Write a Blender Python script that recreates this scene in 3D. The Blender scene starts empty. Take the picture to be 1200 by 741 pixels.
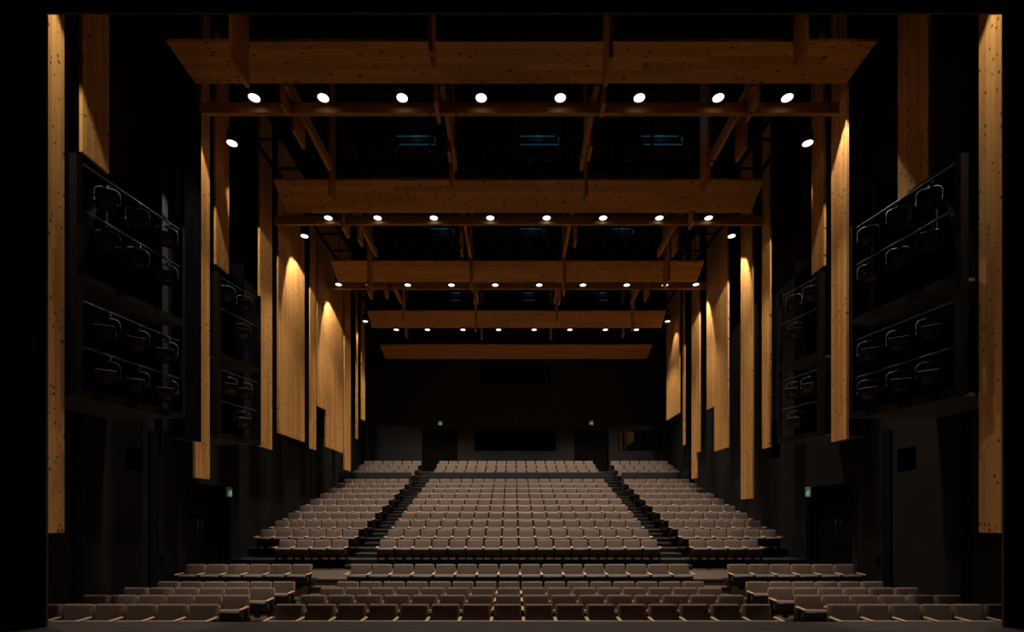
import bpy, bmesh, math, random
from mathutils import Vector, Matrix
random.seed(7)
S = bpy.context.scene
C = S.collection
PI = math.pi

# ------------------------------------------------------------------ camera
EYE = Vector((-0.173, 0.0, 2.33))
cd = bpy.data.cameras.new('camera'); cam = bpy.data.objects.new('camera', cd); C.objects.link(cam)
cam.location = EYE; cam.rotation_euler = (PI/2, 0, 0)
cd.sensor_width = 36.0; cd.lens = 18.0
cd.shift_x = -1.0/1200; cd.shift_y = (606-370.5)/1200
cd.clip_start = 0.05; cd.clip_end = 200
S.camera = cam
S.view_settings.view_transform = 'Standard'
S.view_settings.look = 'None'
S.view_settings.gamma = 1
S.view_settings.use_curve_mapping = False
S.view_settings.exposure = 0.0
w = bpy.data.worlds.new('world'); S.world = w; w.use_nodes = True
w.node_tree.nodes['Background'].inputs[0].default_value = (0, 0, 0, 1)
w.node_tree.nodes['Background'].inputs[1].default_value = 0
S.cycles.max_bounces = 6; S.cycles.diffuse_bounces = 4
S.cycles.caustics_reflective = False; S.cycles.caustics_refractive = False
S.cycles.sample_clamp_indirect = 3.0
S.cycles.use_denoising = True

# ------------------------------------------------------------------ materials
def mat(name, col, rough=0.6, metal=0.0, emit=None, es=0.0, spec=0.5):
    m = bpy.data.materials.new(name); m.use_nodes = True
    b = m.node_tree.nodes['Principled BSDF']
    b.inputs['Base Color'].default_value = (*col, 1)
    b.inputs['Roughness'].default_value = rough
    b.inputs['Metallic'].default_value = metal
    b.inputs['Specular IOR Level'].default_value = spec
    if emit:
        b.inputs['Emission Color'].default_value = (*emit, 1)
        b.inputs['Emission Strength'].default_value = es
    return m

def noisy(name, c1, c2, scale, rough=0.8, detail=4, spec=0.3, contrast=(0.35, 0.65), bump=0.0, squash=None):
    m = mat(name, c1, rough, spec=spec)
    nt = m.node_tree; N = nt.nodes; L = nt.links
    tc = N.new('ShaderNodeTexCoord'); mp = N.new('ShaderNodeMapping')
    L.new(tc.outputs['Object'], mp.inputs[0])
    if squash: mp.inputs['Scale'].default_value = squash
    nz = N.new('ShaderNodeTexNoise'); nz.inputs['Scale'].default_value = scale; nz.inputs['Detail'].default_value = detail
    L.new(mp.outputs[0], nz.inputs['Vector'])
    cr = N.new('ShaderNodeValToRGB')
    cr.color_ramp.elements[0].position = contrast[0]; cr.color_ramp.elements[0].color = (*c1, 1)
    cr.color_ramp.elements[1].position = contrast[1]; cr.color_ramp.elements[1].color = (*c2, 1)
    L.new(nz.outputs['Fac'], cr.inputs[0]); L.new(cr.outputs[0], N['Principled BSDF'].inputs['Base Color'])
    if bump:
        bp = N.new('ShaderNodeBump'); bp.inputs['Strength'].default_value = bump; bp.inputs['Distance'].default_value = 0.01
        L.new(nz.outputs['Fac'], bp.inputs['Height']); L.new(bp.outputs[0], N['Principled BSDF'].inputs['Normal'])
    return m

def wood(name, along, across, strip=0.10, ka=9.0, kb=12.5, base=((0.53, 0.225, 0.050), (0.86, 0.45, 0.135)), knots=True):
    """laminated softwood: strips across one axis, grain and knots along another"""
    m = mat(name, base[0], 0.55, spec=0.25)
    nt = m.node_tree; N = nt.nodes; L = nt.links
    b = N['Principled BSDF']
    tc = N.new('ShaderNodeTexCoord'); sp = N.new('ShaderNodeSeparateXYZ'); L.new(tc.outputs['Object'], sp.inputs[0])
    def math_(op, a, bb=None, c=None):
        n = N.new('ShaderNodeMath'); n.operation = op
        for i, v in enumerate((a, bb, c)):
            if v is None: continue
            if isinstance(v, (int, float)): n.inputs[i].default_value = v
            else: L.new(v, n.inputs[i])
        return n.outputs[0]
    A = sp.outputs[along]; B = sp.outputs[across]
    third = [i for i in (0, 1, 2) if i not in (along, across)][0]
    T = sp.outputs[third]
    idx = math_('FLOOR', math_('DIVIDE', B, strip))
    # each strip is made of boards end to end, ~2.4 m long with a random offset
    wn0 = N.new('ShaderNodeTexWhiteNoise'); wn0.noise_dimensions = '1D'; L.new(idx, wn0.inputs['W'])
    seg = math_('FLOOR', math_('ADD', math_('DIVIDE', A, 2.4), math_('MULTIPLY', wn0.outputs['Value'], 7.0)))
    wn = N.new('ShaderNodeTexWhiteNoise'); wn.noise_dimensions = '2D'
    cv = N.new('ShaderNodeCombineXYZ'); L.new(idx, cv.inputs[0]); L.new(seg, cv.inputs[1]); L.new(cv.outputs[0], wn.inputs['Vector'])
    # grain
    g = N.new('ShaderNodeCombineXYZ')
    L.new(math_('MULTIPLY', A, 1.2), g.inputs[0]); L.new(math_('MULTIPLY', B, 38.0), g.inputs[1]); L.new(math_('ADD', math_('MULTIPLY', T, 20.0), math_('MULTIPLY', idx, 3.3)), g.inputs[2])
    gn = N.new('ShaderNodeTexNoise'); gn.inputs['Scale'].default_value = 1.0; gn.inputs['Detail'].default_value = 3; L.new(g.outputs[0], gn.inputs['Vector'])
    tone = math_('ADD', math_('MULTIPLY', wn.outputs['Value'], 0.55), math_('MULTIPLY', gn.outputs['Fac'], 0.55))
    cr = N.new('ShaderNodeValToRGB'); e = cr.color_ramp.elements
    e[0].position = 0.1; e[0].color = (*base[0], 1); e[1].position = 0.9; e[1].color = (*base[1], 1)
    L.new(tone, cr.inputs[0])
    out = cr.outputs[0]
    if knots:
        k = N.new('ShaderNodeCombineXYZ')
        L.new(math_('MULTIPLY', A, ka), k.inputs[0]); L.new(math_('MULTIPLY', B, kb), k.inputs[1]); L.new(math_('MULTIPLY', T, 3.0), k.inputs[2])
        vo = N.new('ShaderNodeTexVoronoi'); vo.inputs['Scale'].default_value = 1.0; vo.inputs['Randomness'].default_value = 1.0
        L.new(k.outputs[0], vo.inputs['Vector'])
        sc = N.new('ShaderNodeSeparateColor'); L.new(vo.outputs['Color'], sc.inputs[0])
        rad = math_('ADD', math_('MULTIPLY', sc.outputs[0], 0.24), 0.05)
        kd = N.new('ShaderNodeMapRange'); kd.interpolation_type = 'SMOOTHSTEP'
        L.new(math_('SUBTRACT', vo.outputs['Distance'], rad), kd.inputs[0])
        kd.inputs[1].default_value = -0.03; kd.inputs[2].default_value = 0.05; kd.inputs[3].default_value = 1.0; kd.inputs[4].default_value = 0.0
        on = math_('GREATER_THAN', sc.outputs[1], 0.22)
        fac = math_('MULTIPLY', math_('MULTIPLY', kd.outputs[0], on), 0.92)
        mx = N.new('ShaderNodeMix'); mx.data_type = 'RGBA'
        L.new(fac, mx.inputs[0]); L.new(out, mx.inputs[6]); mx.inputs[7].default_value = (0.13, 0.05, 0.018, 1)
        out = mx.outputs[2]
    # fine dark joints between strips
    fr = math_('FRACT', math_('DIVIDE', B, strip))
    jl = math_('LESS_THAN', math_('ABSOLUTE', math_('SUBTRACT', fr, 0.0)), 0.045)
    mx2 = N.new('ShaderNodeMix'); mx2.data_type = 'RGBA'; L.new(math_('MULTIPLY', jl, 0.35), mx2.inputs[0]); L.new(out, mx2.inputs[6]); mx2.inputs[7].default_value = (0.22, 0.11, 0.04, 1)
    L.new(mx2.outputs[2], b.inputs['Base Color'])
    return m

M = {}
M['wood_vert'] = wood('pine_vertical', 2, 1, strip=0.085)
M['wood_cross'] = wood('pine_crosswise', 0, 1, strip=0.155, ka=5.0, kb=12.0, base=((0.40, 0.185, 0.045), (0.64, 0.33, 0.09)))
M['wood_long'] = wood('pine_lengthwise', 1, 2, strip=0.15, ka=5.0, kb=12.0, base=((0.40, 0.185, 0.045), (0.64, 0.33, 0.09)))
M['wood_beam'] = wood('pine_beam', 0, 2, strip=0.5, ka=5.0, kb=12.0, base=((0.40, 0.185, 0.045), (0.64, 0.33, 0.09)))
M['oak'] = noisy('oak_armrest', (0.60, 0.37, 0.18), (0.72, 0.48, 0.26), 12, 0.4, squash=(8, 1, 8))
M['oak_shell'] = noisy('oak_back_shell', (0.36, 0.19, 0.08), (0.46, 0.26, 0.12), 12, 0.5, squash=(1, 8, 8))
M['tweed'] = noisy('brown_tweed', (0.115, 0.080, 0.063), (0.345, 0.258, 0.205), 85, 0.95, detail=2, spec=0.1, contrast=(0.36, 0.66), bump=0.3)
M['black_steel'] = mat('black_steel', (0.008, 0.0075, 0.0075), 0.6, 0.0, spec=0.15)
M['black_shell'] = mat('black_seat_shell', (0.014, 0.012, 0.012), 0.45)
M['wall'] = noisy('dark_grey_wall', (0.034, 0.033, 0.034), (0.039, 0.038, 0.039), 2.0, 0.9, spec=0.15)
M['side'] = noisy('dark_brown_side_wall', (0.0195, 0.018, 0.0178), (0.024, 0.0222, 0.022), 1.5, 0.9, spec=0.12)
M['black'] = mat('black_paint', (0.006, 0.006, 0.0065), 0.9, spec=0.1)
M['velour'] = noisy('black_velour', (0.003, 0.003, 0.004), (0.006, 0.006, 0.007), 6, 1.0, spec=0.02, squash=(6, 1, 0.3))
M['floor'] = noisy('dark_wood_floor', (0.070, 0.049, 0.036), (0.115, 0.084, 0.063), 3, 0.6, spec=0.25, squash=(0.6, 9, 1))
M['stage'] = noisy('dark_stage_boards', (0.040, 0.028, 0.021), (0.082, 0.060, 0.045), 3, 0.6, spec=0.2, squash=(0.5, 9, 1))
M['tread'] = noisy('dark_tier_floor', (0.020, 0.018, 0.017), (0.028, 0.025, 0.023), 5, 0.8, spec=0.2)
M['nosing'] = mat('grey_step_nosing', (0.13, 0.115, 0.105), 0.6)
M['riser'] = noisy('brown_riser', (0.10, 0.062, 0.032), (0.13, 0.082, 0.045), 3, 0.6, squash=(1, 1, 6))
M['door'] = mat('black_brown_door', (0.009, 0.0065, 0.0045), 0.8, spec=0.05)
M['steel'] = mat('brushed_steel', (0.05, 0.05, 0.052), 0.35, 0.5)
M['lamp_body'] = noisy('lantern_black', (0.014, 0.014, 0.015), (0.024, 0.024, 0.026), 10, 0.45, spec=0.5)
M['lamp_yoke'] = mat('lantern_yoke_grey', (0.11, 0.11, 0.115), 0.4, 0.3)
M['lamp_glass'] = mat('lantern_lens', (0.12, 0.08, 0.065), 0.15)
M['rail'] = mat('grey_pipe', (0.05, 0.05, 0.053), 0.4, 0.2)
M['grey_duct'] = mat('grey_duct', (0.04, 0.04, 0.042), 0.6)
M['post'] = mat('dark_bronze_post', (0.014, 0.010, 0.006), 0.8, spec=0.05)
M['glow'] = mat('downlight_lens', (1, 1, 1), 0.5, emit=(1.0, 0.97, 0.94), es=1.6)
M['blue'] = mat('blue_work_light', (0.02, 0.05, 0.08), 0.5, emit=(0.10, 0.42, 0.62), es=0.06)
M['green'] = mat('exit_green', (0.0, 0.2, 0.12), 0.5, emit=(0.02, 0.30, 0.17), es=0.2)
M['white_lit'] = mat('exit_white', (0.4, 0.5, 0.45), 0.5, emit=(0.6, 0.8, 0.7), es=0.3)
M['box_grey'] = mat('sign_housing', (0.35, 0.34, 0.33), 0.5)
M['grating'] = mat('steel_grating', (0.16, 0.157, 0.157), 0.5, 0.1)
gl = mat('dark_glass', (0.004, 0.004, 0.006), 0.02, spec=0.9); M['glass'] = gl

# ------------------------------------------------------------------ mesh helpers
class MB:
    def __init__(self): self.v = []; self.f = []; self.mi = []; self.sm = []
    def add(self, vs, fs, mi=0, smooth=False):
        o = len(self.v); self.v += [tuple(p) for p in vs]
        for f in fs: self.f.append([i+o for i in f]); self.mi.append(mi); self.sm.append(smooth)
        return self
    def box(self, x0, x1, y0, y1, z0, z1, mi=0):
        vs = [(x0,y0,z0),(x1,y0,z0),(x1,y1,z0),(x0,y1,z0),(x0,y0,z1),(x1,y0,z1),(x1,y1,z1),(x0,y1,z1)]
        return self.add(vs, [(0,3,2,1),(4,5,6,7),(0,1,5,4),(1,2,6,5),(2,3,7,6),(3,0,4,7)], mi)
    def hexa(self, quad_a, quad_b, mi=0):
        """two matching quads joined into a slab"""
        return self.add(list(quad_a)+list(quad_b), [(3,2,1,0),(4,5,6,7),(0,1,5,4),(1,2,6,5),(2,3,7,6),(3,0,4,7)], mi)
    def tube(self, pts, r, n=8, mi=0, caps=True):
        pts = [Vector(p) for p in pts]; rings = []
        for i, p in enumerate(pts):
            d = (pts[min(i+1, len(pts)-1)] - pts[max(i-1, 0)]).normalized()
            a = d.cross(Vector((0, 0, 1)))
            if a.length < 1e-3: a = d.cross(Vector((1, 0, 0)))
            a.normalize(); b = d.cross(a)
            rings.append([p + a*r*math.cos(2*PI*k/n) + b*r*math.sin(2*PI*k/n) for k in range(n)])
        vs = [q for rg in rings for q in rg]; fs = []
        for i in range(len(rings)-1):
            for k in range(n):
                fs.append((i*n+k, i*n+(k+1) % n, (i+1)*n+(k+1) % n, (i+1)*n+k))
        o = len(self.f); self.add(vs, fs, mi, True)
        if caps:
            m = (len(rings)-1)*n
            self.add(vs[:n], [tuple(reversed(range(n)))], mi); self.add(vs[m:], [tuple(range(n))], mi)
        return self
    def lathe(self, prof, n=20, mi=0, c=(0,0,0), axis='z'):
        """prof: (radius, height) list"""
        vs = []
        for r, h in prof:
            for k in range(n):
                a = 2*PI*k/n; p = (r*math.cos(a), r*math.sin(a), h)
                if axis == 'y': p = (p[0], p[2], p[1])
                vs.append((p[0]+c[0], p[1]+c[1], p[2]+c[2]))
        fs = []
        for i in range(len(prof)-1):
            for k in range(n):
                f = (i*n+k, i*n+(k+1) % n, (i+1)*n+(k+1) % n, (i+1)*n+k)
                fs.append(f if axis == 'z' else tuple(reversed(f)))
        self.add(vs, fs, mi, True)
        self.add(vs[:n], [tuple(reversed(range(n)))], mi); self.add(vs[-n:], [tuple(range(n))], mi)
        return self
    def prism(self, prof, x0, x1, mi=0):
        """profile in (y,z) extruded along x"""
        n = len(prof)
        vs = [(x0, y, z) for y, z in prof] + [(x1, y, z) for y, z in prof]
        fs = [tuple(range(n)), tuple(reversed(range(n, 2*n)))]
        for k in range(n): fs.append((k, k+n, (k+1) % n+n, (k+1) % n))
        return self.add(vs, fs, mi)
    def mesh(self, name, mats, bevel=0, seg=2):
        me = bpy.data.meshes.new(name); me.from_pydata(self.v, [], self.f)
        for m in mats: me.materials.append(m)
        for p, mi, s in zip(me.polygons, self.mi, self.sm): p.material_index = mi; p.use_smooth = s
        bm = bmesh.new(); bm.from_mesh(me)
        bmesh.ops.recalc_face_normals(bm, faces=bm.faces)
        if bevel:
            es = [e for e in bm.edges if len(e.link_faces) == 2 and e.calc_face_angle(0) > 0.6]
            bmesh.ops.bevel(bm, geom=es, offset=bevel, segments=seg, affect='EDGES', profile=0.5)
            for f in bm.faces: f.smooth = True
        bm.to_mesh(me); bm.free()
        if bevel:
            try: me.set_sharp_from_angle(angle=math.radians(50))
            except Exception: pass
        return me
    def build(self, name, mats, parent=None, bevel=0, seg=2, origin=None):
        if not isinstance(mats, (list, tuple)): mats = [mats]
        me = self.mesh(name, mats, bevel, seg)
        o = bpy.data.objects.new(name, me); C.objects.link(o)
        if origin is not None:
            me.transform(Matrix.Translation(-Vector(origin))); o.location = origin
        if parent: o.parent = parent
        return o

def empty(name, loc=(0,0,0), rz=0):
    o = bpy.data.objects.new(name, None); C.objects.link(o); o.location = loc; o.rotation_euler = (0,0,rz)
    o.empty_display_size = 0.1
    return o
def tag(o, label=None, cat=None, group=None, kind=None):
    if label: o['label'] = label
    if cat: o['category'] = cat
    if group: o['group'] = group
    if kind: o['kind'] = kind
    return o
def struct(mb, name, mats, label=None, parent=None, **k):
    o = mb.build(name, mats, parent, **k)
    if not parent: o['kind'] = 'structure'
    if label: o['label'] = label
    return o
kids = {}
def child_index():
    kids.clear()
    for o in bpy.data.objects:
        if o.parent: kids.setdefault(o.parent.name, []).append(o)
def copy_tree(o, parent=None):
    c = o.copy(); C.objects.link(c); c.parent = parent
    for ch in kids.get(o.name, []): copy_tree(ch, c)
    return c
ORD = ['first','second','third','fourth','fifth','sixth','seventh','eighth','ninth','tenth','eleventh','twelfth','thirteenth','fourteenth','fifteenth','sixteenth','seventeenth','eighteenth']

# ------------------------------------------------------------------ the room
WX = 8.65          # half width of the hall
BY = 29.3          # back wall
CZ = 14.6          # ceiling
PITCH = 0.522
rowY = {}; rowZ = {}
for r in range(1, 6): rowY[r] = 8.55 + (r-1)*1.0
for r in range(6, 16): rowY[r] = 15.3 + (r-6)*0.995
for r, y in zip((16, 17, 18), (25.7, 26.65, 27.6)): rowY[r] = y
for r in range(1, 5): rowZ[r] = 0.0
rowZ[5] = 0.30
for r in range(6, 16): rowZ[r] = 0.78 + 0.275*(r-6)
for r, z in zip((16, 17, 18), (3.78, 4.13, 4.48)): rowZ[r] = z

def wall_holes(name, u0, u1, z0, z1, holes, place, m, label):
    us = sorted({u0, u1, *[h[0] for h in holes], *[h[1] for h in holes]})
    zs = sorted({z0, z1, *[h[2] for h in holes], *[h[3] for h in holes]})
    mb = MB()
    for i in range(len(us)-1):
        z_start = None
        for j in range(len(zs)):
            inside = j < len(zs)-1 and any(h[0] <= us[i] and us[i+1] <= h[1] and h[2] <= zs[j] and zs[j+1] <= h[3] for h in holes)
            if j < len(zs)-1 and not inside:
                if z_start is None: z_start = zs[j]
            else:
                if z_start is not None: place(mb, us[i], us[i+1], z_start, zs[j]); z_start = None
    return struct(mb, name, m, label)

FLOORB = 4.83      # floor at the back doors
back_holes = [(-5.36, -3.33, FLOORB, 7.30), (3.34, 5.33, FLOORB, 7.30), (-2.38, 2.32, 6.10, 7.28), (5.85, 8.33, 6.10, 7.28), (-2.05, 1.98, 9.95, 10.98)]
wall_holes('wall_back', -WX-0.3, WX+0.3, 0, CZ, back_holes, lambda mb, a, b, c, d: mb.box(a, b, BY, BY+0.35, c, d), M['wall'], 'dark grey rear wall of the auditorium')
DL = (13.30, 15.38, 0.78, 3.22)
for sx, nm in ((-1, 'left'), (1, 'right')):
    hs = [DL, (11.2, 11.75, 3.36, 3.88)]
    if sx < 0: hs += [(18.9, 19.5, 3.75, 4.3)]
    else: hs += [(16.9, 17.9, 4.3, 5.6), (21.6, 22.4, 5.4, 6.3)]
    if sx < 0: hs = [DL, (11.2, 11.75, 3.36, 3.88), (22.1, 23.2, 5.85, 7.1)]
    def pl(mb, a, b, c, d, sx=sx):
        x0, x1 = sorted((sx*WX, sx*(WX+0.45)))
        mb.box(x0, x1, a, b, c, d)
    wall_holes('wall_'+nm, 6.0, BY, 0, CZ, hs, pl, M['side'], 'dark side wall on the '+nm)
    # recess backs of the small openings
    mb = MB()
    for h in hs[1:]:
        x0, x1 = sorted((sx*(WX+0.40), sx*(WX+0.44))); mb.box(x0, x1, h[0], h[1], h[2], h[3])
    struct(mb, 'trim_1' if sx < 0 else 'trim_2', M['black'], 'black backs of the small openings in the %s wall' % nm)
    # vertical pilasters / shadow gaps on the lower wall
    mb = MB()
    for (a, b) in ((9.85, 10.02), (11.9, 12.15)):
        x0, x1 = sorted((sx*WX, sx*(WX-0.06))); mb.box(x0, x1, a, b, 0, 4.35)
    struct(mb, 'trim_3' if sx < 0 else 'trim_4', M['black'], 'black vertical bands on the lower %s wall' % nm)
struct(MB().box(-WX-0.4, WX+0.4, 6.0, BY+0.3, CZ, CZ+0.3), 'ceiling', M['black'], 'black ceiling above the catwalks')

# floor: stepped section, one solid across the hall
prof = [(6.9, 0.0)]
edges = [(12.02, 0.30), (13.02, 0.78)]
for r in range(7, 16): edges.append((rowY[r]-0.86, rowZ[r]))
edges += [(25.0, 3.55), (25.15, 3.78), (26.05, 4.13), (27.0, 4.48), (28.35, FLOORB)]
z = 0.0
lower, upper = MB(), MB()
lower.box(-WX, WX, 6.9, 12.02, -0.3, 0.0)
lower.box(-WX, WX, 12.02, 13.02, -0.3, 0.30)
ys = [e[0] for e in edges]+[BY]
lower.box(-WX, WX, 13.02, ys[2], -0.3, 0.78)
struct(lower, 'floor', M['floor'], 'brown floor of the front stalls and cross aisle')
for i in range(2, len(edges)):
    y0, z0 = edges[i]
    upper.box(-WX, WX, y0, ys[i+1], -0.3, z0, 0)
    upper.box(-WX, WX, y0-0.012, y0+0.03, z0-0.025, z0+0.004, 1)
struct(upper, 'floor_tiers', [M['tread'], M['nosing']], 'dark stepped tiers of the rear stalls')
# stage
struct(MB().box(-9.5, 9.5, -2.5, 6.97, 0.6, 0.90).box(-9.5, 9.5, 6.60, 6.95, -0.3, 0.6), 'floor_stage', M['stage'], 'brown boarded stage floor along the bottom edge')

# aisle steps
def aisle(sx):
    mb = MB()
    a, b = sorted((sx*4.20, sx*5.08))
    def step(y, y1, z0, z1, riser=0):
        mb.box(a, b, y, y1, z0, z1, riser); mb.box(a, b, y-0.010, y+0.028, z1-0.022, z1+0.004, 1)
    step(12.15, 12.47, 0.30, 0.46, 2); step(12.47, 12.75, 0.30, 0.62, 2); step(12.75, 13.02, 0.30, 0.775, 2)
    step(11.75, 12.02, 0.0, 0.15, 2)
    mb.box(a, b, 12.75, 13.2, 0.77, 0.785, 2)
    pz = 0.78
    for r in range(7, 16):
        step(rowY[r]-0.86-0.46, rowY[r]-0.86, pz-0.01, (pz+rowZ[r])/2); pz = rowZ[r]
    step(24.65, 25.0, 3.24, 3.40)
    step(25.7, 26.05, 3.78, 3.95); step(26.65, 27.0, 4.13, 4.30); step(28.0, 28.35, 4.48, 4.65)
    struct(mb, 'stairs', [M['tread'], M['nosing'], M['riser']], 'dark steps of the %s aisle with grey nosings' % ('left' if sx < 0 else 'right'))
aisle(-1); aisle(1)
# parapet in front of the rear rows
k = 5
for (a, b, nm) in ((-WX, -5.14, 'left'), (-4.16, 4.16, 'centre'), (5.14, WX, 'right')):
    struct(MB().box(a, b, 24.98, 25.08, 3.2, 4.50), 'trim_%d' % k, M['wall'], 'dark parapet in front of the rear %s rows' % nm, bevel=0.01); k += 1

# proscenium and masking
PY = 6.65
pr = MB()
pr.box(-14, -6.25, PY, PY+0.02, 0.9, 14.6); pr.box(6.22, 14, PY, PY+0.02, 0.9, 14.6); pr.box(-6.25, 6.22, PY, PY+0.02, 8.90, 14.6)
pr.box(-6.25, -6.235, PY+0.001, PY+0.03, 0.9, 8.9, 1); pr.box(6.205, 6.22, PY+0.001, PY+0.03, 0.9, 8.9, 1); pr.box(-6.25, 6.22, PY+0.001, PY+0.03, 8.885, 8.9, 1)
struct(pr, 'wall_proscenium', [M['black'], M['riser']], 'black proscenium framing the opening')
def curtain(x0, x1, y, z0, z1, label):
    n = int(abs(x1-x0)/0.05); mb = MB(); vs = []; fs = []
    for i in range(n+1):
        x = x0+(x1-x0)*i/n
        for t, zz in enumerate((z0, z1)):
            vs.append((x, y+0.035*math.sin(i*1.1)+0.012*math.sin(i*2.7), zz))
    for i in range(n+1):
        vs.append((x0+(x1-x0)*i/n, y+0.035*math.sin(i*1.1)+0.012*math.sin(i*2.7)-0.01, z0))
        vs.append((x0+(x1-x0)*i/n, y+0.035*math.sin(i*1.1)+0.012*math.sin(i*2.7)-0.01, z1))
    o = 2*(n+1)
    for i in range(n):
        fs.append((2*i, 2*i+2, 2*i+3, 2*i+1)); fs.append((o+2*i, o+2*i+1, o+2*i+3, o+2*i+2))
    fs.append((0, 1, o+1, o)); fs.append((2*n, o+2*n, o+2*n+1, 2*n+1))
    mb.add(vs, fs, 0, True)
    tag(mb.build('stage_curtain', M['velour']), label, 'curtain')
curtain(-9.5, -6.42, 6.52, 0.905, 9.6, 'black curtain hanging left of the stage opening')
curtain(6.40, 9.5, 6.52, 0.905, 9.6, 'black curtain hanging right of the stage opening')
struct(MB().box(-9.6, -9.5, -2.5, 6.65, 0, CZ).box(9.5, 9.6, -2.5, 6.65, 0, CZ).box(-9.6, 9.6, -2.6, -2.5, 0, CZ), 'wall_stage', M['black'], 'black walls of the stage house')

# doors
def hdoor(n, x0, x1, label):
    d = empty('door_%d' % n, ((x0+x1)/2, BY+0.2, FLOORB)); tag(d, label, kind='structure')
    W = x1-x0; H = 7.30-FLOORB
    MB().box(-W/2, -W/2+0.06, -0.18, 0.08, 0, H).box(W/2-0.06, W/2, -0.18, 0.08, 0, H).box(-W/2, W/2, -0.18, 0.08, H-0.06, H).box(-W/2+0.06, W/2-0.06, -0.10, 0.0, H-0.42, H-0.06).build('door_frame', M['door'], d)
    for s in (-1, 1):
        lf = MB().box(min(s*0.004, s*(W/2-0.065)), max(s*0.004, s*(W/2-0.065)), 0.0, 0.05, 0.005, H-0.43).build('door_leaf', M['door'], d)
        MB().tube([(s*0.09, -0.02, 0.62), (s*0.09, -0.05, 0.64), (s*0.09, -0.05, 1.12), (s*0.09, -0.02, 1.14)], 0.014).build('handle', M['steel'], lf)
hdoor(1, -5.36, -3.33, 'dark double door in the rear wall, left'); hdoor(2, 3.34, 5.33, 'dark double door in the rear wall, right')
def sdoor(n, sx, label):
    d = empty('door_%d' % n, (sx*(WX+0.34), (DL[0]+DL[1])/2, DL[2])); tag(d, label, kind='structure')
    W = DL[1]-DL[0]; H = DL[3]-DL[2]
    def bx(mb, x0, x1, *r): a, b = sorted((sx*x0, sx*x1)); return mb.box(a, b, *r)
    mb = MB(); bx(mb, -0.30, 0.05, -W/2, -W/2+0.05, 0, H); bx(mb, -0.30, 0.05, W/2-0.05, W/2, 0, H); bx(mb, -0.30, 0.05, -W/2, W/2, H-0.05, H)
    mb.build('door_frame', M['door'], d)
    for s in (-1, 1):
        a, b = sorted((s*0.004, s*(W/2-0.055)))
        mb = MB(); bx(mb, 0, 0.05, a, b, 0.005, H-0.055); lf = mb.build('door_leaf', M['door'], d)
        MB().tube([(-sx*0.0, s*0.10, 0.85), (-sx*0.06, s*0.10, 0.87), (-sx*0.06, s*0.10, 1.45), (-sx*0.0, s*0.10, 1.47)], 0.016).build('handle', M['steel'], lf)
sdoor(3, -1, 'dark double door in the left wall at the cross aisle'); sdoor(4, 1, 'dark double door in the right wall at the cross aisle')

# booth windows
def window(n, x0, x1, z0, z1, label):
    wdw = empty('window_%d' % n, ((x0+x1)/2, BY+0.1, z0)); tag(wdw, label, kind='structure')
    W = (x1-x0)/2; H = z1-z0
    MB().box(-W, -W+0.03, -0.08, 0.12, 0, H).box(W-0.03, W, -0.08, 0.12, 0, H).box(-W, W, -0.08, 0.12, 0, 0.03).box(-W, W, -0.08, 0.12, H-0.03, H).build('window_frame', M['black'], wdw)
    MB().box(-W+0.03, W-0.03, -0.02, -0.005, 0.03, H-0.03).build('pane', M['glass'], wdw)
    MB().box(-W, W, 1.6, 1.65, -1, H+0.5).box(-W, W, 0.2, 1.6, -0.9, -0.85).build('booth_interior', M['black'], wdw)
window(1, -2.38, 2.32, 6.10, 7.28, 'wide dark control booth window in the rear wall centre')
window(2, 5.85, 8.33, 6.10, 7.28, 'dark booth window at the right, reflecting wooden panels')
# projection opening high in the rear wall with louvres
pj = MB().box(-2.05, 1.98, BY+0.32, BY+0.35, 9.95, 10.98, 0)
for i in range(4): pj.box(-2.05, 1.98, BY+0.02, BY+0.14, 10.05+i*0.24, 10.09+i*0.24, 0)
tag(pj.build('ventilation_grille', M['black_steel']), 'wide black ventilation grille high on the rear wall', 'grille')

# ------------------------------------------------------------------ exit signs
def exit_sign(loc, rz, size, label):
    e = empty('exit_sign', loc, rz); tag(e, label, 'sign', 'green exit signs')
    s = size
    MB().box(-s/2-0.015, s/2+0.015, 0.0, 0.05, -0.015, s+0.05).build('housing', M['box_grey'], e, bevel=0.006)
    MB().box(-s/2, s/2, -0.006, 0.0, 0, s*0.86).build('green_face', M['green'], e)
    f = MB()
    def flat(pts):
        n = len(pts)
        vs = [((x)*s, -0.009, (z)*s*0.86) for x, z in pts]+[((x)*s, -0.006, (z)*s*0.86) for x, z in pts]
        f.add(vs, [tuple(range(n)), tuple(reversed(range(n, 2*n)))]+[(k_, (k_+1) % n, (k_+1) % n+n, k_+n) for k_ in range(n)])
    flat([(0.10+0.07*math.cos(a*PI/4), 0.82+0.08*math.sin(a*PI/4)) for a in range(8)])      # head
    flat([(-0.06, 0.72), (0.10, 0.72), (0.04, 0.40), (-0.12, 0.40)])                       # torso
    flat([(-0.10, 0.72), (-0.06, 0.62), (-0.24, 0.50), (-0.30, 0.58)])                     # arm
    flat([(0.10, 0.72), (0.07, 0.62), (0.20, 0.50), (0.26, 0.56)])
    flat([(-0.12, 0.44), (-0.02, 0.40), (-0.20, 0.22), (-0.38, 0.20), (-0.37, 0.29), (-0.24, 0.30)])  # trailing leg
    flat([(-0.04, 0.42), (0.05, 0.42), (0.14, 0.26), (0.06, 0.06), (-0.02, 0.08), (0.05, 0.26)])     # leading leg
    flat([(0.30, 0.06), (0.42, 0.06), (0.42, 0.94), (0.30, 0.94)])                          # doorway
    f.build('running_figure', M['white_lit'], e)
exit_sign((-4.33, BY-0.055, 7.56), 0, 0.24, 'green running figure exit sign above the rear left door')
exit_sign((4.30, BY-0.055, 7.58), 0, 0.24, 'green running figure exit sign above the rear right door')
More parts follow.
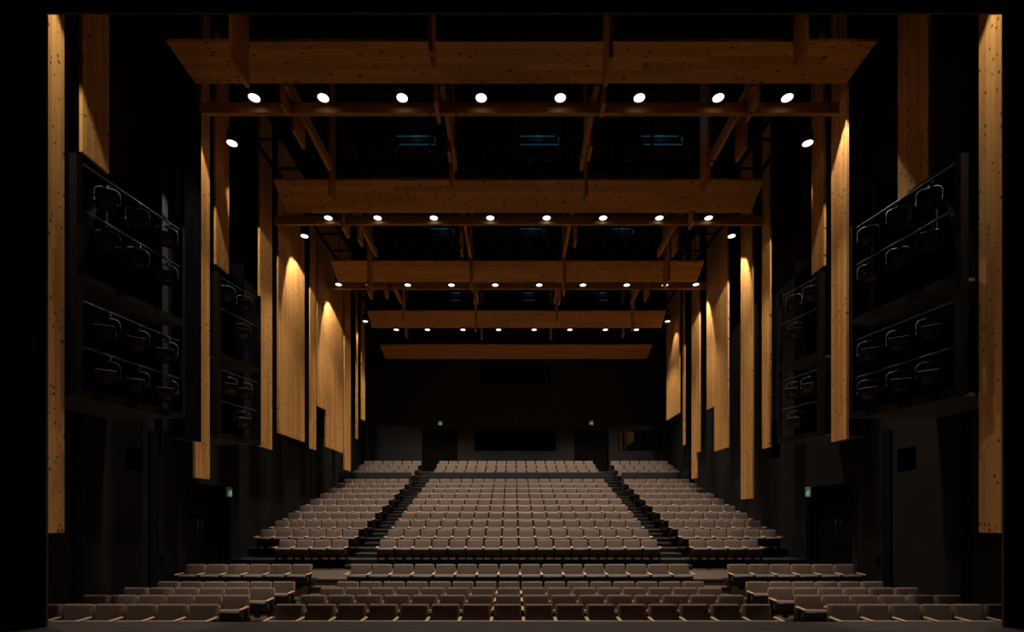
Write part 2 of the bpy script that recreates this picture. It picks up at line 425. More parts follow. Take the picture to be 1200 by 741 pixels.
exit_sign((-WX+0.06, 15.22, 2.93), PI/2, 0.24, 'green exit sign at the corner of the left wall door')
exit_sign((WX-0.06, 15.22, 2.93), -PI/2, 0.24, 'green exit sign at the corner of the right wall door')
cb = empty('security_camera', (0.0, BY, 7.95)); tag(cb, 'tiny camera on the rear wall above the booth window', 'camera')
MB().box(-0.04, 0.04, -0.04, 0, -0.05, 0.05).build('bracket', M['black_steel'], cb)
MB().lathe([(0.05, -0.2), (0.055, -0.05), (0.03, 0.0)], 12, axis='y').build('camera_body', M['box_grey'], cb).location = (0, -0.02, 0.02)
for sx in (-1, 1):
    e = empty('wall_socket', (sx*WX, 12.35, 1.35)); tag(e, 'small dark outlet box on the %s wall' % ('left' if sx < 0 else 'right'), 'outlet')
    a, b = sorted((0, -sx*0.05)); MB().box(a, b, -0.07, 0.07, -0.1, 0.1).build('box', M['black_steel'], e, bevel=0.01)
    a, b = sorted((-sx*0.05, -sx*0.06)); MB().box(a, b, -0.04, 0.04, -0.06, 0.06).build('cover', M['black'], e)

# ------------------------------------------------------------------ seats
def slab(mb, y0, z0, y1, z1, th, hw, mi=0):
    """slab between (y0,z0) and (y1,z1), thickness th behind that line"""
    d = Vector((y1-y0, z1-z0)).normalized(); nrm = Vector((d.y, -d.x))*th
    mb.prism([(y0, z0), (y1, z1), (y1+nrm.x, z1+nrm.y), (y0+nrm.x, z0+nrm.y)], -hw, hw, mi)
    return mb
SEAT_MESH = {}
b_ = MB(); slab(b_, -0.065, 0.40, 0.0, 0.875, 0.092, 0.233); SEAT_MESH['backrest'] = b_.mesh('backrest', [M['tweed']], 0.041, 4)
b_ = MB(); slab(b_, 0.036, 0.36, 0.095, 0.852, 0.016, 0.236); SEAT_MESH['back_shell'] = b_.mesh('back_shell', [M['oak_shell']], 0.005, 1)
# tipped-up cushion: top edge towards the stage, hinge low and behind
b_ = MB(); b_.prism([(-0.105, 0.36), (-0.285, 0.595), (-0.245, 0.640), (-0.170, 0.640), (-0.015, 0.42), (-0.04, 0.365)], -0.246, 0.246); SEAT_MESH['seat'] = b_.mesh('seat', [M['tweed']], 0.022, 3)
b_ = MB(); b_.prism([(-0.125, 0.345), (-0.303, 0.588), (-0.286, 0.597), (-0.095, 0.35)], -0.236, 0.236); b_.box(-0.045, 0.045, -0.20, -0.08, 0.28, 0.44)
SEAT_MESH['seat_shell'] = b_.mesh('seat_shell', [M['black_shell']], 0.004, 1)
b_ = MB(); b_.box(-0.215, -0.055, -0.145, -0.115, 0.325, 0.350); SEAT_MESH['seat_rail'] = b_.mesh('seat_rail', [M['oak']], 0.004, 1)
b_ = MB(); b_.prism([(-0.335, 0.636), (-0.33, 0.658), (-0.03, 0.672), (-0.03, 0.640), (-0.30, 0.630)], -0.028, 0.028); SEAT_MESH['armrest'] = b_.mesh('armrest', [M['oak']], 0.008, 2)
b_ = MB(); b_.box(-0.015, 0.015, -0.15, -0.05, 0.36, 0.64); b_.box(-0.018, 0.018, -0.15, -0.07, 0.0, 0.40); b_.box(-0.03, 0.03, -0.26, 0.06, 0.0, 0.02); b_.box(-0.014, 0.014, -0.07, 0.05, 0.36, 0.46)
SEAT_MESH['leg'] = b_.mesh('leg', [M['black_steel']], 0.004, 1)
def part_obj(name, parent, dx=0):
    o = bpy.data.objects.new(name, SEAT_MESH[name]); C.objects.link(o); o.parent = parent; o.location = (dx, 0, 0); return o
seats = []
for r in range(1, 19):
    for blk, x0, n in (('left', -5.10-6*PITCH, 6), ('centre', -8*PITCH, 16), ('right', 5.10, 6)):
        for i in range(n):
            if r == 6 and ((blk == 'left' and i < 2) or (blk == 'right' and i > 3)): continue
            x = x0+(i+0.5)*PITCH
            first = (i == 0 or (r == 6 and blk == 'left' and i == 2))
            num = i-2 if (r == 6 and blk == 'left') else i
            seats.append((r, blk, num, n, x, first))
def individual(s):
    r, blk, i, n, x, first = s
    if r <= 10: return True
    if r == 11: return not ((blk == 'left' and i < 2) or (blk == 'right' and i > 3))
    return False
ROWN = {1: 'front row', 2: 'second row', 3: 'third row', 4: 'fourth row', 5: 'fifth row, before the cross aisle', 6: 'sixth row, behind the cross aisle', 7: 'seventh row', 8: 'eighth row', 9: 'ninth row', 10: 'tenth row', 11: 'eleventh row'}
stuff = MB(); n_ind = 0
mats_all = [M['tweed'], M['oak_shell'], M['black_shell'], M['oak'], M['black_steel']]
def add_mesh(mb, me, off):
    mi = mats_all.index(me.materials[0])
    o = len(mb.v); mb.v += [(v.co.x+off[0], v.co.y+off[1], v.co.z+off[2]) for v in me.vertices]
    for p in me.polygons: mb.f.append([q+o for q in p.vertices]); mb.mi.append(mi); mb.sm.append(p.use_smooth)
for s in seats:
    r, blk, i, n, x, first = s
    y, z = rowY[r]-0.0, rowZ[r]
    if individual(s):
        n_ind += 1
        e = empty('theatre_seat', (x, y, z))
        tag(e, 'brown tweed seat, %s from the left, %s block\'s %s' % (ORD[i], blk, ROWN[r]), 'seat', 'tipped-up theatre seats in rows')
        for p in ('backrest', 'back_shell', 'seat', 'seat_shell', 'seat_rail'): part_obj(p, e)
        part_obj('seat_rail', e, 0.27)
        part_obj('armrest', e, PITCH/2); part_obj('leg', e, PITCH/2)
        if first: part_obj('armrest', e, -PITCH/2); part_obj('leg', e, -PITCH/2)
    else:
        for p in ('backrest', 'back_shell', 'seat', 'seat_shell', 'seat_rail'): add_mesh(stuff, SEAT_MESH[p], (x, y, z))
        add_mesh(stuff, SEAT_MESH['seat_rail'], (x+0.27, y, z))
        for q in ((1, -1) if first else (1,)):
            add_mesh(stuff, SEAT_MESH['armrest'], (x+q*PITCH/2, y, z)); add_mesh(stuff, SEAT_MESH['leg'], (x+q*PITCH/2, y, z))
me = bpy.data.meshes.new('rear_seating'); me.from_pydata(stuff.v, [], stuff.f)
for m in mats_all: me.materials.append(m)
me.polygons.foreach_set('material_index', stuff.mi); me.polygons.foreach_set('use_smooth', stuff.sm); me.update()
o = bpy.data.objects.new('rear_seating', me); C.objects.link(o)
tag(o, 'many small rows of brown tweed seats at the rear of the hall', 'seating', kind='stuff')
print('individual seats', n_ind)

# ------------------------------------------------------------------ side wood panels
PX = 7.60
def dL(px): return (PX-0.173)*600/(601-px)
def dR(px): return (PX+0.173)*600/(px-601)
def side_panel(sx, y0, y1, zb, label, steps=None, x=None, zt=14.55):
    x = x or PX
    a, b = sorted((sx*x, sx*(x+0.06)))
    mb = MB()
    if steps:
        for (ya, yb, zz) in steps: mb.box(a, b, ya, yb, zz, zt)
    else: mb.box(a, b, y0, y1, zb, zt)
    tag(mb.build('wood_wall_panel', M['wood_vert']), label, 'wall panel', 'hanging wooden side panels')
side_panel(-1, 7.1, 8.48, 2.07, 'brightly lit wooden panel beside the left stage opening')
side_panel(1, 7.1, 8.54, 2.07, 'brightly lit wooden panel beside the right stage opening')
side_panel(-1, 8.84, 9.42, 8.64, 'half lit wooden panel above the front left lighting gallery')
side_panel(1, 9.58, 10.34, 8.72, 'dim wooden panel above the front right lighting gallery')
side_panel(-1, 11.98, 12.55, 3.25, 'tall narrow bright wooden panel left of the second left gallery')
side_panel(1, 11.93, 12.50, 4.15, 'tall narrow bright wooden panel between the two right galleries')
side_panel(-1, 12.82, 13.40, 8.67, 'wooden panel hanging above the second left lighting gallery')
side_panel(1, 12.80, 13.32, 8.62, 'wooden panel hanging above the second right lighting gallery')
side_panel(-1, dL(304.5), dL(319), 4.40, 'wooden panel right of the second left gallery')
side_panel(1, dR(902), dR(893), 4.45, 'thin wooden panel left of the second right gallery')
side_panel(-1, dL(326.5), dL(357), 5.00, 'widest bright wooden panel on the left wall')
side_panel(1, dR(881.2), dR(868), 2.93, 'long wooden panel reaching lowest over the right seats')
side_panel(-1, dL(364), dL(370.5), 4.85, 'thin wooden panel right of the widest left panel')
side_panel(-1, 0, 0, 0, 'stepped bottom wooden panel on the left wall', steps=[(dL(372), dL(382), 6.57), (dL(382), dL(402), 5.12)])
side_panel(1, 0, 0, 0, 'stepped bottom wooden panel on the right wall', steps=[(dR(837), dR(828), 6.62), (dR(852.7), dR(837), 4.85)])
side_panel(-1, dL(404), dL(411), 4.42, 'narrow wooden panel reaching down to the left rear seats')
side_panel(1, 0, 0, 0, 'notched narrow wooden panel reaching down to the right rear seats', steps=[(dR(816), dR(810.5), 3.98), (dR(819.5), dR(816), 5.05)])
side_panel(-1, 24.3, 24.55, 6.05, 'thin dim wooden strip at the left rear wall')
side_panel(1, 23.2, 23.42, 5.6, 'thin dim wooden strip near the right rear wall')
side_panel(-1, 25.2, 25.75, 7.15, 'last wooden panel at the left rear corner')
side_panel(1, dR(796), dR(781), 7.20, 'last wooden panel at the right rear corner')
# black masking board beside the tall left panel
mb = MB(); mb.box(-7.28, -7.20, 10.95, 11.55, 4.02, CZ)
tag(mb.build('masking_board', M['velour']), 'black masking board left of the tall narrow left panel', 'board')

# ------------------------------------------------------------------ ceiling boards and beams
def tilt_board(yn, zn, yf, zf, hw, label):
    t = 0.06
    a = [(-hw, yn, zn), (hw, yn, zn), (hw, yf, zf), (-hw, yf, zf)]
    b = [(x, y, z+t) for x, y, z in a]
    e = empty('soffit_board', (0, yn, zn)); tag(e, label, 'ceiling board', 'wooden soffit boards')
    bo = MB().hexa(a, b).build('board', M['wood_cross'], e); bo.location = (0, -yn, -zn)
    for x in (-6.4, -3.4, 0.0, 3.4, 6.4):
        MB().tube([(x, 0.12, 0.05), (x, 0.12, CZ-zn)], 0.009, 6).build('suspension_rod', M['black_steel'], e)
tilt_board(10.08, 11.69, 11.02, 11.66, 7.0, 'widest wooden soffit board nearest the stage')
tilt_board(14.58, 11.92, 15.47, 11.52, 7.0, 'second wooden soffit board from the stage')
tilt_board(19.18, 11.90, 20.00, 11.50, 7.0, 'third wooden soffit board from the stage')
tilt_board(24.00, 11.97, 24.75, 11.47, 7.0, 'fourth wooden soffit board from the stage')
tilt_board(26.30, 11.14, 27.40, 10.78, 7.0, 'rearmost wooden soffit board above the rear wall')
def beam(y, z, h, hw, label):
    e = empty('cross_beam', (0, y, z)); tag(e, label, 'beam', 'wooden cross beams')
    MB().box(-hw, hw, 0, 0.10, 0, h).build('beam', M['wood_beam'], e)
    for x in (-6.6, -3.3, 0.0, 3.3, 6.6):
        MB().tube([(x, 0.05, h-0.02), (x, 0.05, CZ-z)], 0.009, 6).build('suspension_rod', M['black_steel'], e)
beam(11.45, 11.37, 0.24, 7.13, 'wooden cross beam behind the front row of downlights')
beam(15.85, 11.40, 0.26, 7.55, 'wooden cross beam behind the second row of downlights')
beam(20.45, 11.44, 0.27, 7.55, 'wooden cross beam behind the third row of downlights')
def fin(x, y0, y1, zb, zt, label, th=0.075, kind='fin'):
    nm = {'fin': 'ceiling_fin', 'raft': 'rafter', 'hang': 'ceiling_fin'}[kind]
    tag(MB().box(x-th/2, x+th/2, y0, y1, zb, zt).build(nm, M['wood_long']), label, 'rafter' if kind == 'raft' else 'ceiling fin', 'wooden rafters' if kind == 'raft' else 'hanging wooden fins')
TOP = 14.58
F = [
 (-5.38,9.45,10.05,10.76,TOP,'outer left','in front of the first soffit board'), (5.35,9.61,10.02,11.10,TOP,'outer right','in front of the first soffit board'),
 (-1.72,9.63,10.02,11.10,TOP,'inner left','in front of the first soffit board'), (1.63,9.38,10.02,10.75,TOP,'inner right','in front of the first soffit board'),
 (-5.20,11.13,11.44,11.30,12.3,'outer left','in front of the first cross beam'), (5.12,11.05,11.60,11.28,12.3,'outer right','at the first cross beam'),
 (-1.85,11.07,11.67,11.30,12.3,'inner left','at the first cross beam'), (1.81,11.10,11.50,11.30,12.3,'inner right','at the first cross beam'),
 (-5.27,11.88,12.49,11.30,12.3,'outer left','just behind the first cross beam'), (5.48,12.40,12.94,11.30,12.5,'outer right','just behind the first cross beam'),
 (-1.75,12.57,12.97,11.30,12.5,'inner left','just behind the first cross beam'), (1.73,12.40,12.90,11.30,12.5,'inner right','just behind the first cross beam'),
 (-5.25,14.20,14.56,11.25,TOP,'outer left','tall, before the second soffit board'), (5.02,13.54,14.10,11.10,TOP,'outer right','tall, before the second soffit board'),
 (-1.82,13.56,14.15,11.10,TOP,'inner left','tall, before the second soffit board'), (1.85,13.96,14.35,11.10,TOP,'inner right','tall, before the second soffit board'),
 (-5.40,15.70,16.30,11.20,12.2,'outer left','at the second cross beam'), (5.27,15.40,15.80,11.20,12.2,'outer right','at the second cross beam'),
 (-5.12,16.40,16.84,11.20,12.2,'outer left','just behind the second cross beam'), (5.21,16.70,17.30,11.10,12.3,'outer right','just behind the second cross beam'),
 (-1.88,16.80,17.30,11.10,12.3,'inner left','just behind the second cross beam'), (1.83,16.25,16.70,11.10,12.3,'inner right','just behind the second cross beam'),
 (-5.49,18.75,19.34,10.55,TOP,'outer left','tall, before the third soffit board'), (5.55,18.75,19.45,11.00,TOP,'outer right','tall, before the third soffit board'),
 (-1.72,18.75,19.60,10.95,TOP,'inner left','tall, before the third soffit board'), (1.73,18.75,19.30,10.64,TOP,'inner right','tall, before the third soffit board'),
 (-5.22,20.15,20.70,11.10,12.3,'outer left','at the third cross beam'), (5.20,20.20,20.90,11.10,12.3,'outer right','at the third cross beam'),
 (-1.72,20.60,21.10,11.05,12.3,'inner left','at the third cross beam'), (1.72,20.60,21.10,11.05,12.3,'inner right','at the third cross beam'),
 (-5.22,23.50,23.90,11.26,TOP,'outer left','tall, before the fourth soffit board'), (5.39,23.50,23.97,11.00,TOP,'outer right','tall, before the fourth soffit board'),
 (-1.90,23.50,23.90,10.95,TOP,'inner left','tall, before the fourth soffit board'), (1.85,23.50,23.90,11.26,TOP,'inner right','tall, before the fourth soffit board'),
 (-5.46,25.20,25.70,11.27,TOP,'outer left','behind the fourth soffit board'), (5.30,25.20,25.60,11.27,TOP,'outer right','behind the fourth soffit board'),
 (-1.72,25.20,25.70,11.20,TOP,'inner left','behind the fourth soffit board'), (1.72,25.20,25.70,11.20,TOP,'inner right','behind the fourth soffit board')]
for (x, a, b, zb, zt, side, where) in F: fin(x, a, b, zb, zt, '%s wooden ceiling fin %s' % (side, where))
for (a, b, nm) in ((11.05, 13.75, 'first'), (15.50, 18.40, 'second'), (20.05, 22.60, 'third')):
    for x, side in zip((-5.08, -1.71, 1.66, 5.05), ('outer left', 'inner left', 'inner right', 'outer right')):
        fin(x, a, b, 11.62 if nm == 'first' else 11.665 if nm == 'second' else 11.715, 11.90, '%s long rafter running back over the %s cross beam' % (side, nm), th=0.09, kind='raft')

# ------------------------------------------------------------------ downlights
def downlight_proto():
    e = empty('downlight')
    MB().lathe([(0.128, 0.0), (0.130, 0.015), (0.130, 0.26), (0.10, 0.30), (0.04, 0.31)], 24).build('housing', M['black_steel'], e)
    MB().lathe([(0.119, -0.004), (0.119, 0.004)], 24).build('lens', M['glow'], e)
    MB().tube([(0, 0, 0.30), (0, 0, 0.50)], 0.015, 8).box(-0.04, 0.04, -0.04, 0.04, 0.44, 0.54).build('clamp', M['black_steel'], e)
    return e
dl0 = downlight_proto(); child_index(); first_dl = True
def spot(loc, power, half, tilt=0.0, tiltx=0.0, blend=0.25, col=(1.0, 0.90, 0.80), rad=0.06):
    l = bpy.data.lights.new('spot_light', 'SPOT'); l.energy = power; l.spot_size = 2*math.radians(half); l.spot_blend = blend
    l.color = col; l.shadow_soft_size = rad
    o = bpy.data.objects.new('spot_light', l); C.objects.link(o)
    o.location = loc; o.rotation_euler = (math.radians(tilt), math.radians(tiltx), 0)   # +tilt leans the beam towards the rear
def downlight(x, y, z, label, group):
    global first_dl
    o = dl0 if first_dl else copy_tree(dl0); first_dl = False
    o.location = (x, y, z); tag(o, label, 'ceiling light', group)
XS = (-5.83, -4.32, -2.595, -0.865, 0.865, 2.595, 4.32, 5.83)
ROW_POWER = 505; 
for y, z, nm in ((11.20, 11.50, 'front'), (15.70, 11.50, 'second'), (20.20, 11.48, 'third'), (24.86, 11.42, 'rearmost')):
    for i, x in enumerate(XS):
        downlight(x, y, z, 'round glowing downlight, %s from the left in the %s ceiling row' % (ORD[i], nm), 'downlights in ceiling rows')
        spot((x, y, z-0.02), ROW_POWER if y < 24 else 560, 40 if y < 24 else 48, blend=0.6)
    hw = 6.3
    e = empty('lighting_pipe', (0, y, z+0.52)); tag(e, 'black pipe carrying the %s row of downlights' % nm, 'pipe')
    MB().tube([(-hw, 0, 0), (hw, 0, 0)], 0.024).build('pipe', M['black_steel'], e)
    for xx in (-6.0, -3.5, 0, 3.5, 6.0): MB().tube([(xx, 0, 0), (xx, 0, CZ-z-0.52)], 0.008, 6).build('hanger', M['black_steel'], e)
WASH = [(7.10, 12.63, 11.55, 50, 'first visible'), (7.05, 16.90, 11.60, 28, 'second visible'), (7.05, 20.20, 11.50, 26, 'third visible'), (7.20, 24.40, 11.65, 0, 'rearmost')]
for (x, y, z, t, nm) in WASH:
    for sx in (-1, 1):
        sd = 'left' if sx < 0 else 'right'
        downlight(sx*x, y, z, 'glowing side downlight near the %s wall panels, %s from the stage' % (sd, nm.replace(' visible', '')), 'side downlights')
        MB().tube([(sx*x, y, z+0.5), (sx*x, y, CZ)], 0.012, 6).build('suspension_rod', M['black_steel'])
        r_ = C.objects[-1]; tag(r_, 'thin black rod above the %s side downlight on the %s' % (nm.replace(' visible', ''), sd), 'rod')
        if t: spot((sx*x, y, z-0.02), 420, 27 if t > 40 else 42, tilt=t, blend=0.12)
        else: spot((sx*x, y, z-0.02), 120, 40, blend=0.4)
HID = [(7.10, 7.20, 12.2, 'behind the header'), (7.26, 11.70, 12.35, 'above the first soffit board end')]
for (x, y, z, nm) in HID:
    for sx in (-1, 1):
        sd = 'left' if sx < 0 else 'right'
        downlight(sx*x, y, z, 'downlight near the %s wall, %s' % (sd, nm), 'side downlights')
        tag(MB().tube([(sx*x, y, z+0.5), (sx*x, y, CZ)], 0.012, 6).build('suspension_rod', M['black_steel']), 'thin black rod on the %s, %s' % (sd, nm), 'rod')
        spot((sx*x, y, z-0.02), 950 if y < 9 else 650, 34 if y < 9 else 28, tiltx=-sx*18 if y < 9 else 0, blend=0.10)

# ------------------------------------------------------------------ stage lanterns
def lantern_proto(name, face):
    """hangs from the origin (pipe centre); the lens looks towards -Y and down"""
    e = empty(name)
    MB().tube([(-0.0, 0.0, 0.045), (0.05, 0, 0.02), (0.045, 0, -0.035), (0.0, 0, -0.05)], 0.010, 6).box(-0.025, 0.025, -0.02, 0.02, -0.09, -0.03).build('hook_clamp', M['lamp_yoke'], e)
    yk = [(-0.185, 0, -0.33), (-0.185, 0, -0.15), (-0.155, 0, -0.095), (-0.10, 0, -0.07), (0.10, 0, -0.07), (0.155, 0, -0.095), (0.185, 0, -0.15), (0.185, 0, -0.33), (0.12, 0, -0.33)]
    MB().tube(yk, 0.011, 6).build('yoke', M['lamp_yoke'], e)
    body = empty_rot = None
    ca, sa = math.cos(math.radians(face)), math.sin(math.radians(face))
    def rot(vs): return [(x, y*ca+(z)*sa, -y*-0+(-y*-sa)*-1*-1+z*ca) for x, y, z in vs]
    h = MB().lathe([(0.075, 0.20), (0.10, 0.17), (0.115, 0.05), (0.125, -0.16), (0.125, -0.18)], 16, axis='y'); h.box(-0.10, 0.10, -0.02, 0.16, -0.13, 0.0)
    ho = h.build('housing', M['lamp_body'], e); ho.location = (0, 0, -0.33); ho.rotation_euler = (math.radians(face), 0, 0)
    fr = MB().box(-0.145, 0.145, -0.20, -0.18, 0.10, 0.145).box(-0.145, 0.145, -0.20, -0.18, -0.145, -0.10).box(-0.145, -0.10, -0.20, -0.18, -0.10, 0.10).box(0.10, 0.145, -0.20, -0.18, -0.10, 0.10)
    fr.box(-0.15, 0.15, -0.26, -0.18, 0.146, 0.15)
    fo = fr.build('colour_frame', M['lamp_body'], e); fo.location = (0, 0, -0.33); fo.rotation_euler = (math.radians(face), 0, 0)
    lo = MB().lathe([(0.02, -0.205), (0.07, -0.197), (0.10, -0.185)], 16, axis='y').build('lens', M['lamp_glass'], e); lo.location = (0, 0, -0.33); lo.rotation_euler = (math.radians(face), 0, 0)
    return e
lt = lantern_proto('stage_lantern', 22); child_index(); first_lt = True
def lantern(x, y, z, rz, label, group, sc=1.0):
    global first_lt
    o = lt if first_lt else copy_tree(lt); first_lt = False
    o.location = (x, y, z); o.rotation_euler = (0, 0, rz); o.scale = (sc, sc, sc)
    tag(o, label, 'stage light', group)

def gallery(sx, yn, yf, xn, xf, lv, label, lamps, nm, deep=1.0):
    """lighting gallery: post, frame edges, platforms, pipes; open towards the hall"""
    g = empty('lighting_gallery', (0, 0, 0)); tag(g, label, 'lighting gallery')
    zb, zt = lv[-1], lv[0]
    def slabp(z0, z1, y0, x0, y1, x1, inw, mb, mi=0):
        a = [(sx*x0, y0, z0), (sx*x1, y1, z0), (sx*(x1+inw), y1, z0), (sx*(x0+inw), y0, z0)]
        mb.hexa(a, [(x, y, z1) for x, y, z in [(p[0], p[1], 0) for p in a]], mi)
    W = WX
    for z, nme in ((zb, 'lower_platform'), ((zt+zb)/2, 'upper_platform')):
        mb = MB()
        a = [(sx*xn, yn, z-0.06), (sx*xf, yf, z-0.06), (sx*W, yf, z-0.06), (sx*W, yn, z-0.06)]
        mb.hexa(a, [(p[0], p[1], z-0.02) for p in a], 1)
        # grating bars
        nb = 26
        for k_ in range(nb):
            t0 = (k_+0.15)/nb; t1 = (k_+0.5)/nb
            y0 = yn+(yf-yn)*t0; y1 = yn+(yf-yn)*t1; x0 = xn+(xf-xn)*t0+0.05; x1 = xn+(xf-xn)*t1+0.05
            q = [(sx*x0, y0, z-0.02), (sx*x1, y1, z-0.02), (sx*W, y1, z-0.02), (sx*W, y0, z-0.02)]
            mb.hexa(q, [(p[0], p[1], z) for p in q], 1)
        mb.build(nme, [M['black_steel'], M['grating']], g)
        mb = MB(); slabp(z-0.08, z+0.06, yn, xn-0.02, yf, xf-0.02, 0.025, mb); mb.build('edge_board', M['post'], g)
    mb = MB(); mb.box(min(sx*xn, sx*(xn+0.13)), max(sx*xn, sx*(xn+0.13)), yn-0.13, yn, zb-0.06, zt+0.08); mb.build('post', M['post'], g)
    mb = MB(); mb.box(min(sx*xf, sx*(xf+0.08)), max(sx*xf, sx*(xf+0.08)), yf, yf+0.09, zb-0.06, zt+0.08); mb.build('post', M['black_steel'], g)
    for z in (lv[0], lv[1], lv[3], lv[4]):
        MB().tube([(sx*(xn+0.06), yn-0.02, z), (sx*(xf+0.06), yf+0.04, z)], 0.022, 8).build('pipe', M['rail'], g)
    mb = MB(); mb.box(min(sx*(W-0.04), sx*W), max(sx*(W-0.04), sx*W), yn, yf, zb, zt); mb.build('back_panel', M['velour'], g)
    MB().box(min(sx*(xf+0.42), sx*(W-0.04)), max(sx*(xf+0.42), sx*(W-0.04)), yf-0.03, yf, zb, zt+0.95).build('added_dark_sheet', M['velour'], g)  # black sheet added to hide the lit side wall, keeping the gallery dark
    dirn = math.atan2(sx*(xf-xn), (yf-yn))
    for (lvi, t, key) in lamps:
        x = sx*(xn+(xf-xn)*t+0.06); y = yn+(yf-yn)*t
        lantern(x, y, lv[lvi]-0.05, -sx*0.6+random.uniform(-0.12, 0.12), 'dark stage lantern %s on the %s gallery' % (key, nm), 'lanterns on the %s gallery' % nm, 1.0)
rn = {0: 'top pipe', 1: 'second pipe', 3: 'third pipe', 4: 'bottom pipe'}
big = [(l, t, '%s from the stage on the %s,' % (ORD[i], rn[l])) for l in (0, 1, 3, 4) for i, t in enumerate((0.24, 0.53, 0.85))]
LV = [8.33, 7.56, 6.78, 6.0, 5.22, 4.44]
gallery(-1, 8.67, 10.70, 7.45, 7.08, LV, 'dark lighting gallery with lanterns behind the bright left panel', big, 'front left')
gallery(1, 8.67, 10.66, 7.30, 6.90, LV, 'dark lighting gallery with lanterns behind the bright right panel', big, 'front right')
sm = [(0, 0.2, 'nearer one on the top pipe,'), (0, 0.65, 'farther one on the top pipe,'), (1, 0.6, 'single one on the second pipe,'), (3, 0.25, 'nearer one on the third pipe,'), (3, 0.65, 'farther one on the third pipe,'), (4, 0.6, 'single one on the bottom pipe,')]
gallery(-1, 12.72, 14.0, 7.42, 7.10, [8.3, 7.53, 6.75, 6.0, 5.22, 4.36], 'second smaller lighting gallery on the left wall', sm, 'second left')
gallery(1, 12.72, 13.9, 7.38, 7.05, [8.3, 7.53, 6.75, 6.0, 5.22, 4.40], 'second smaller lighting gallery on the right wall', sm, 'second right')
# grey duct with brackets behind the left gallery
dg = empty('wall_duct', (-8.5, 12.1, 4.4)); tag(dg, 'grey vertical duct with brackets behind the front left gallery', 'duct')
MB().box(-0.1, 0.06, 0, 0.18, 0, 6.2).build('duct', M['grey_duct'], dg, bevel=0.01)
for zz in (0.8, 2.2, 3.6, 5.0): MB().box(-0.11, 0.08, -0.02, 0.2, zz, zz+0.06).build('bracket', M['black_steel'], dg)

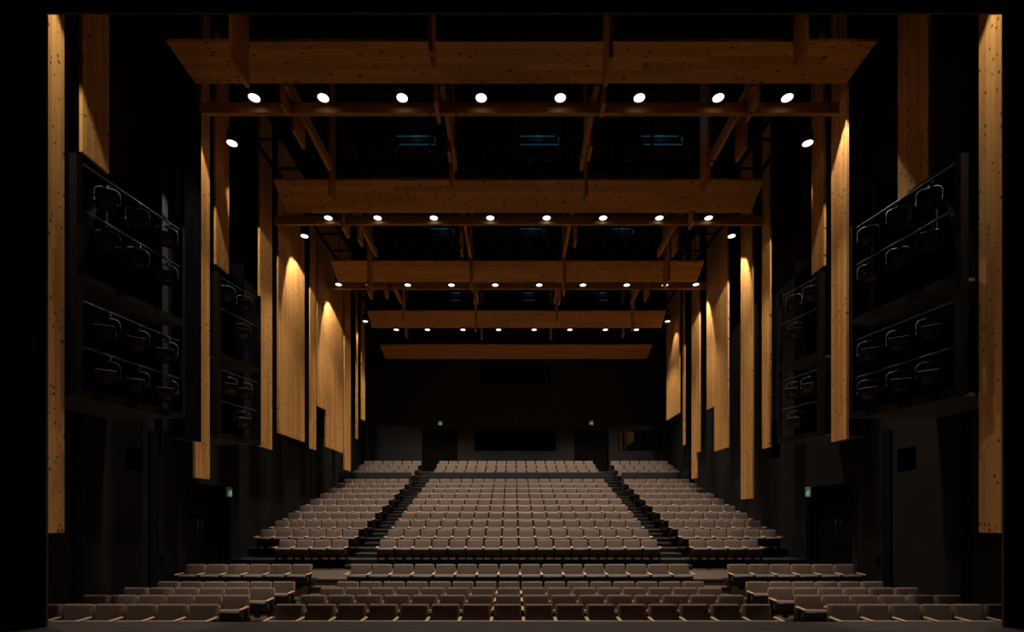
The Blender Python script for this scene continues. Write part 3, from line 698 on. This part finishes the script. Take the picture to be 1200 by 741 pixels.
# ------------------------------------------------------------------ catwalks
def catwalk(y, z0, zt, hw, label, nm, nlamp, x_a, x_b, blue_xs, double=False):
    g = empty('catwalk', (0, y, z0)); tag(g, label, 'catwalk')
    H = zt-z0
    MB().box(-hw, hw, 0, 0.75, -0.06, 0.0).build('deck', M['black_steel'], g)
    MB().box(-hw, hw, -0.03, 0.0, -0.10, 0.22).build('kick_board', M['black'], g)
    for zz in (H, H*0.72, H*0.45):
        MB().tube([(-hw, -0.02, zz), (hw, -0.02, zz)], 0.022, 8).build('pipe', M['black_steel'], g)
    n = 9
    for i in range(n):
        x = -hw+0.05+(2*hw-0.1)*i/(n-1)
        MB().box(x-0.03, x+0.03, 0.0, 0.05, 0, CZ-z0).build('hanger', M['black_steel'], g)
    for i in range(nlamp):
        x = x_a+(x_b-x_a)*i/(nlamp-1)
        lantern(x+random.uniform(-0.04, 0.04), y-0.02, z0+H*0.72-0.05, random.uniform(-0.25, 0.25), 'small dark lantern, %s from the left on the %s catwalk' % (ORD[i], nm), 'lanterns on the %s catwalk' % nm, 0.9)
    for i, (xa, xb, za, zb) in enumerate(blue_xs):
        f = empty('work_light', ((xa+xb)/2, y+0.55, za)); tag(f, 'dim blue work light frame, %s on the %s catwalk' % (('left', 'centre', 'right')[i], nm), 'work light', 'blue work lights')
        W = (xb-xa)/2; h = zb-za
        MB().box(-W-0.03, W+0.03, 0.03, 0.06, -0.03, h+0.03).build('back_plate', M['black_steel'], f)
        MB().box(-W, W*0.8, 0.0, 0.03, h-0.018, h).build('top_strip', M['blue'], f)
        MB().box(-W*0.9, W, 0.0, 0.03, 0, 0.018).build('bottom_strip', M['blue'], f)
        pl_ = bpy.data.lights.new('work_lamp', 'POINT'); pl_.energy = 1.1; pl_.color = (0.35, 0.75, 1.0); pl_.shadow_soft_size = 0.1
        po = bpy.data.objects.new('work_lamp', pl_); C.objects.link(po); po.location = ((xa+xb)/2, y+0.40, zb+0.12)
        if not double: MB().box(W-0.025, W, 0.0, 0.03, 0.05, h-0.03).build('side_strip', M['blue'], f)
        MB().tube([(0, 0.045, h+0.02), (0, 0.045, CZ-za)], 0.012, 6).build('stem', M['black_steel'], f)
def bx(px, y): return (px-601)/600*y-0.173
y = 15.65
catwalk(15.1, 12.55, 13.66, 5.3, 'dark catwalk with lanterns above the second soffit board', 'front', 18, -4.9, 5.0,
        [(bx(465, y), bx(510, y), 13.72, 13.99), (bx(607, y), bx(655, y), 13.72, 13.99), (bx(752, y), bx(800, y), 13.72, 13.99)])
y = 20.35
catwalk(19.8, 12.35, 13.6, 5.3, 'dark catwalk with lanterns above the third soffit board', 'middle', 14, -4.7, 4.9,
        [(bx(505, y), bx(532, y), 13.55, 13.80), (bx(609, y), bx(638, y), 13.55, 13.80), (bx(717, y), bx(742, y), 13.55, 13.80)])
y = 24.85
catwalk(24.3, 12.25, 13.3, 5.3, 'dark empty catwalk above the fourth soffit board', 'rear', 0, 0, 0,
        [(bx(528, y), bx(541, y), 12.84, 13.22), (bx(613, y), bx(627, y), 12.84, 13.22), (bx(700, y), bx(712, y), 12.84, 13.22)], double=True)
for sx, nm in ((-1, 'left'), (1, 'right')):
    g = empty('side_catwalk', (0, 12.4, 12.0)); tag(g, 'dark steel ladder frame running back high along the %s wall' % nm, 'catwalk')
    for x in (6.80, 6.07): MB().box(min(sx*x, sx*(x+0.05)), max(sx*x, sx*(x+0.05)), 0, 11.0, 0, 0.12).build('stringer', M['post'], g)
    for i in range(10):
        yy = 0.75+i*1.1
        a, b = sorted((sx*6.10, sx*6.80)); MB().box(a, b, yy, yy+0.05, 0.02, 0.07).build('rung', M['post'], g)
        if i % 3 == 0:
            for x in (6.82, 6.09): MB().box(min(sx*x, sx*(x+0.02)), max(sx*x, sx*(x+0.02)), yy, yy+0.03, 0.1, CZ-12.0).build('hanger', M['black_steel'], g)
print('objects', len(bpy.data.objects))
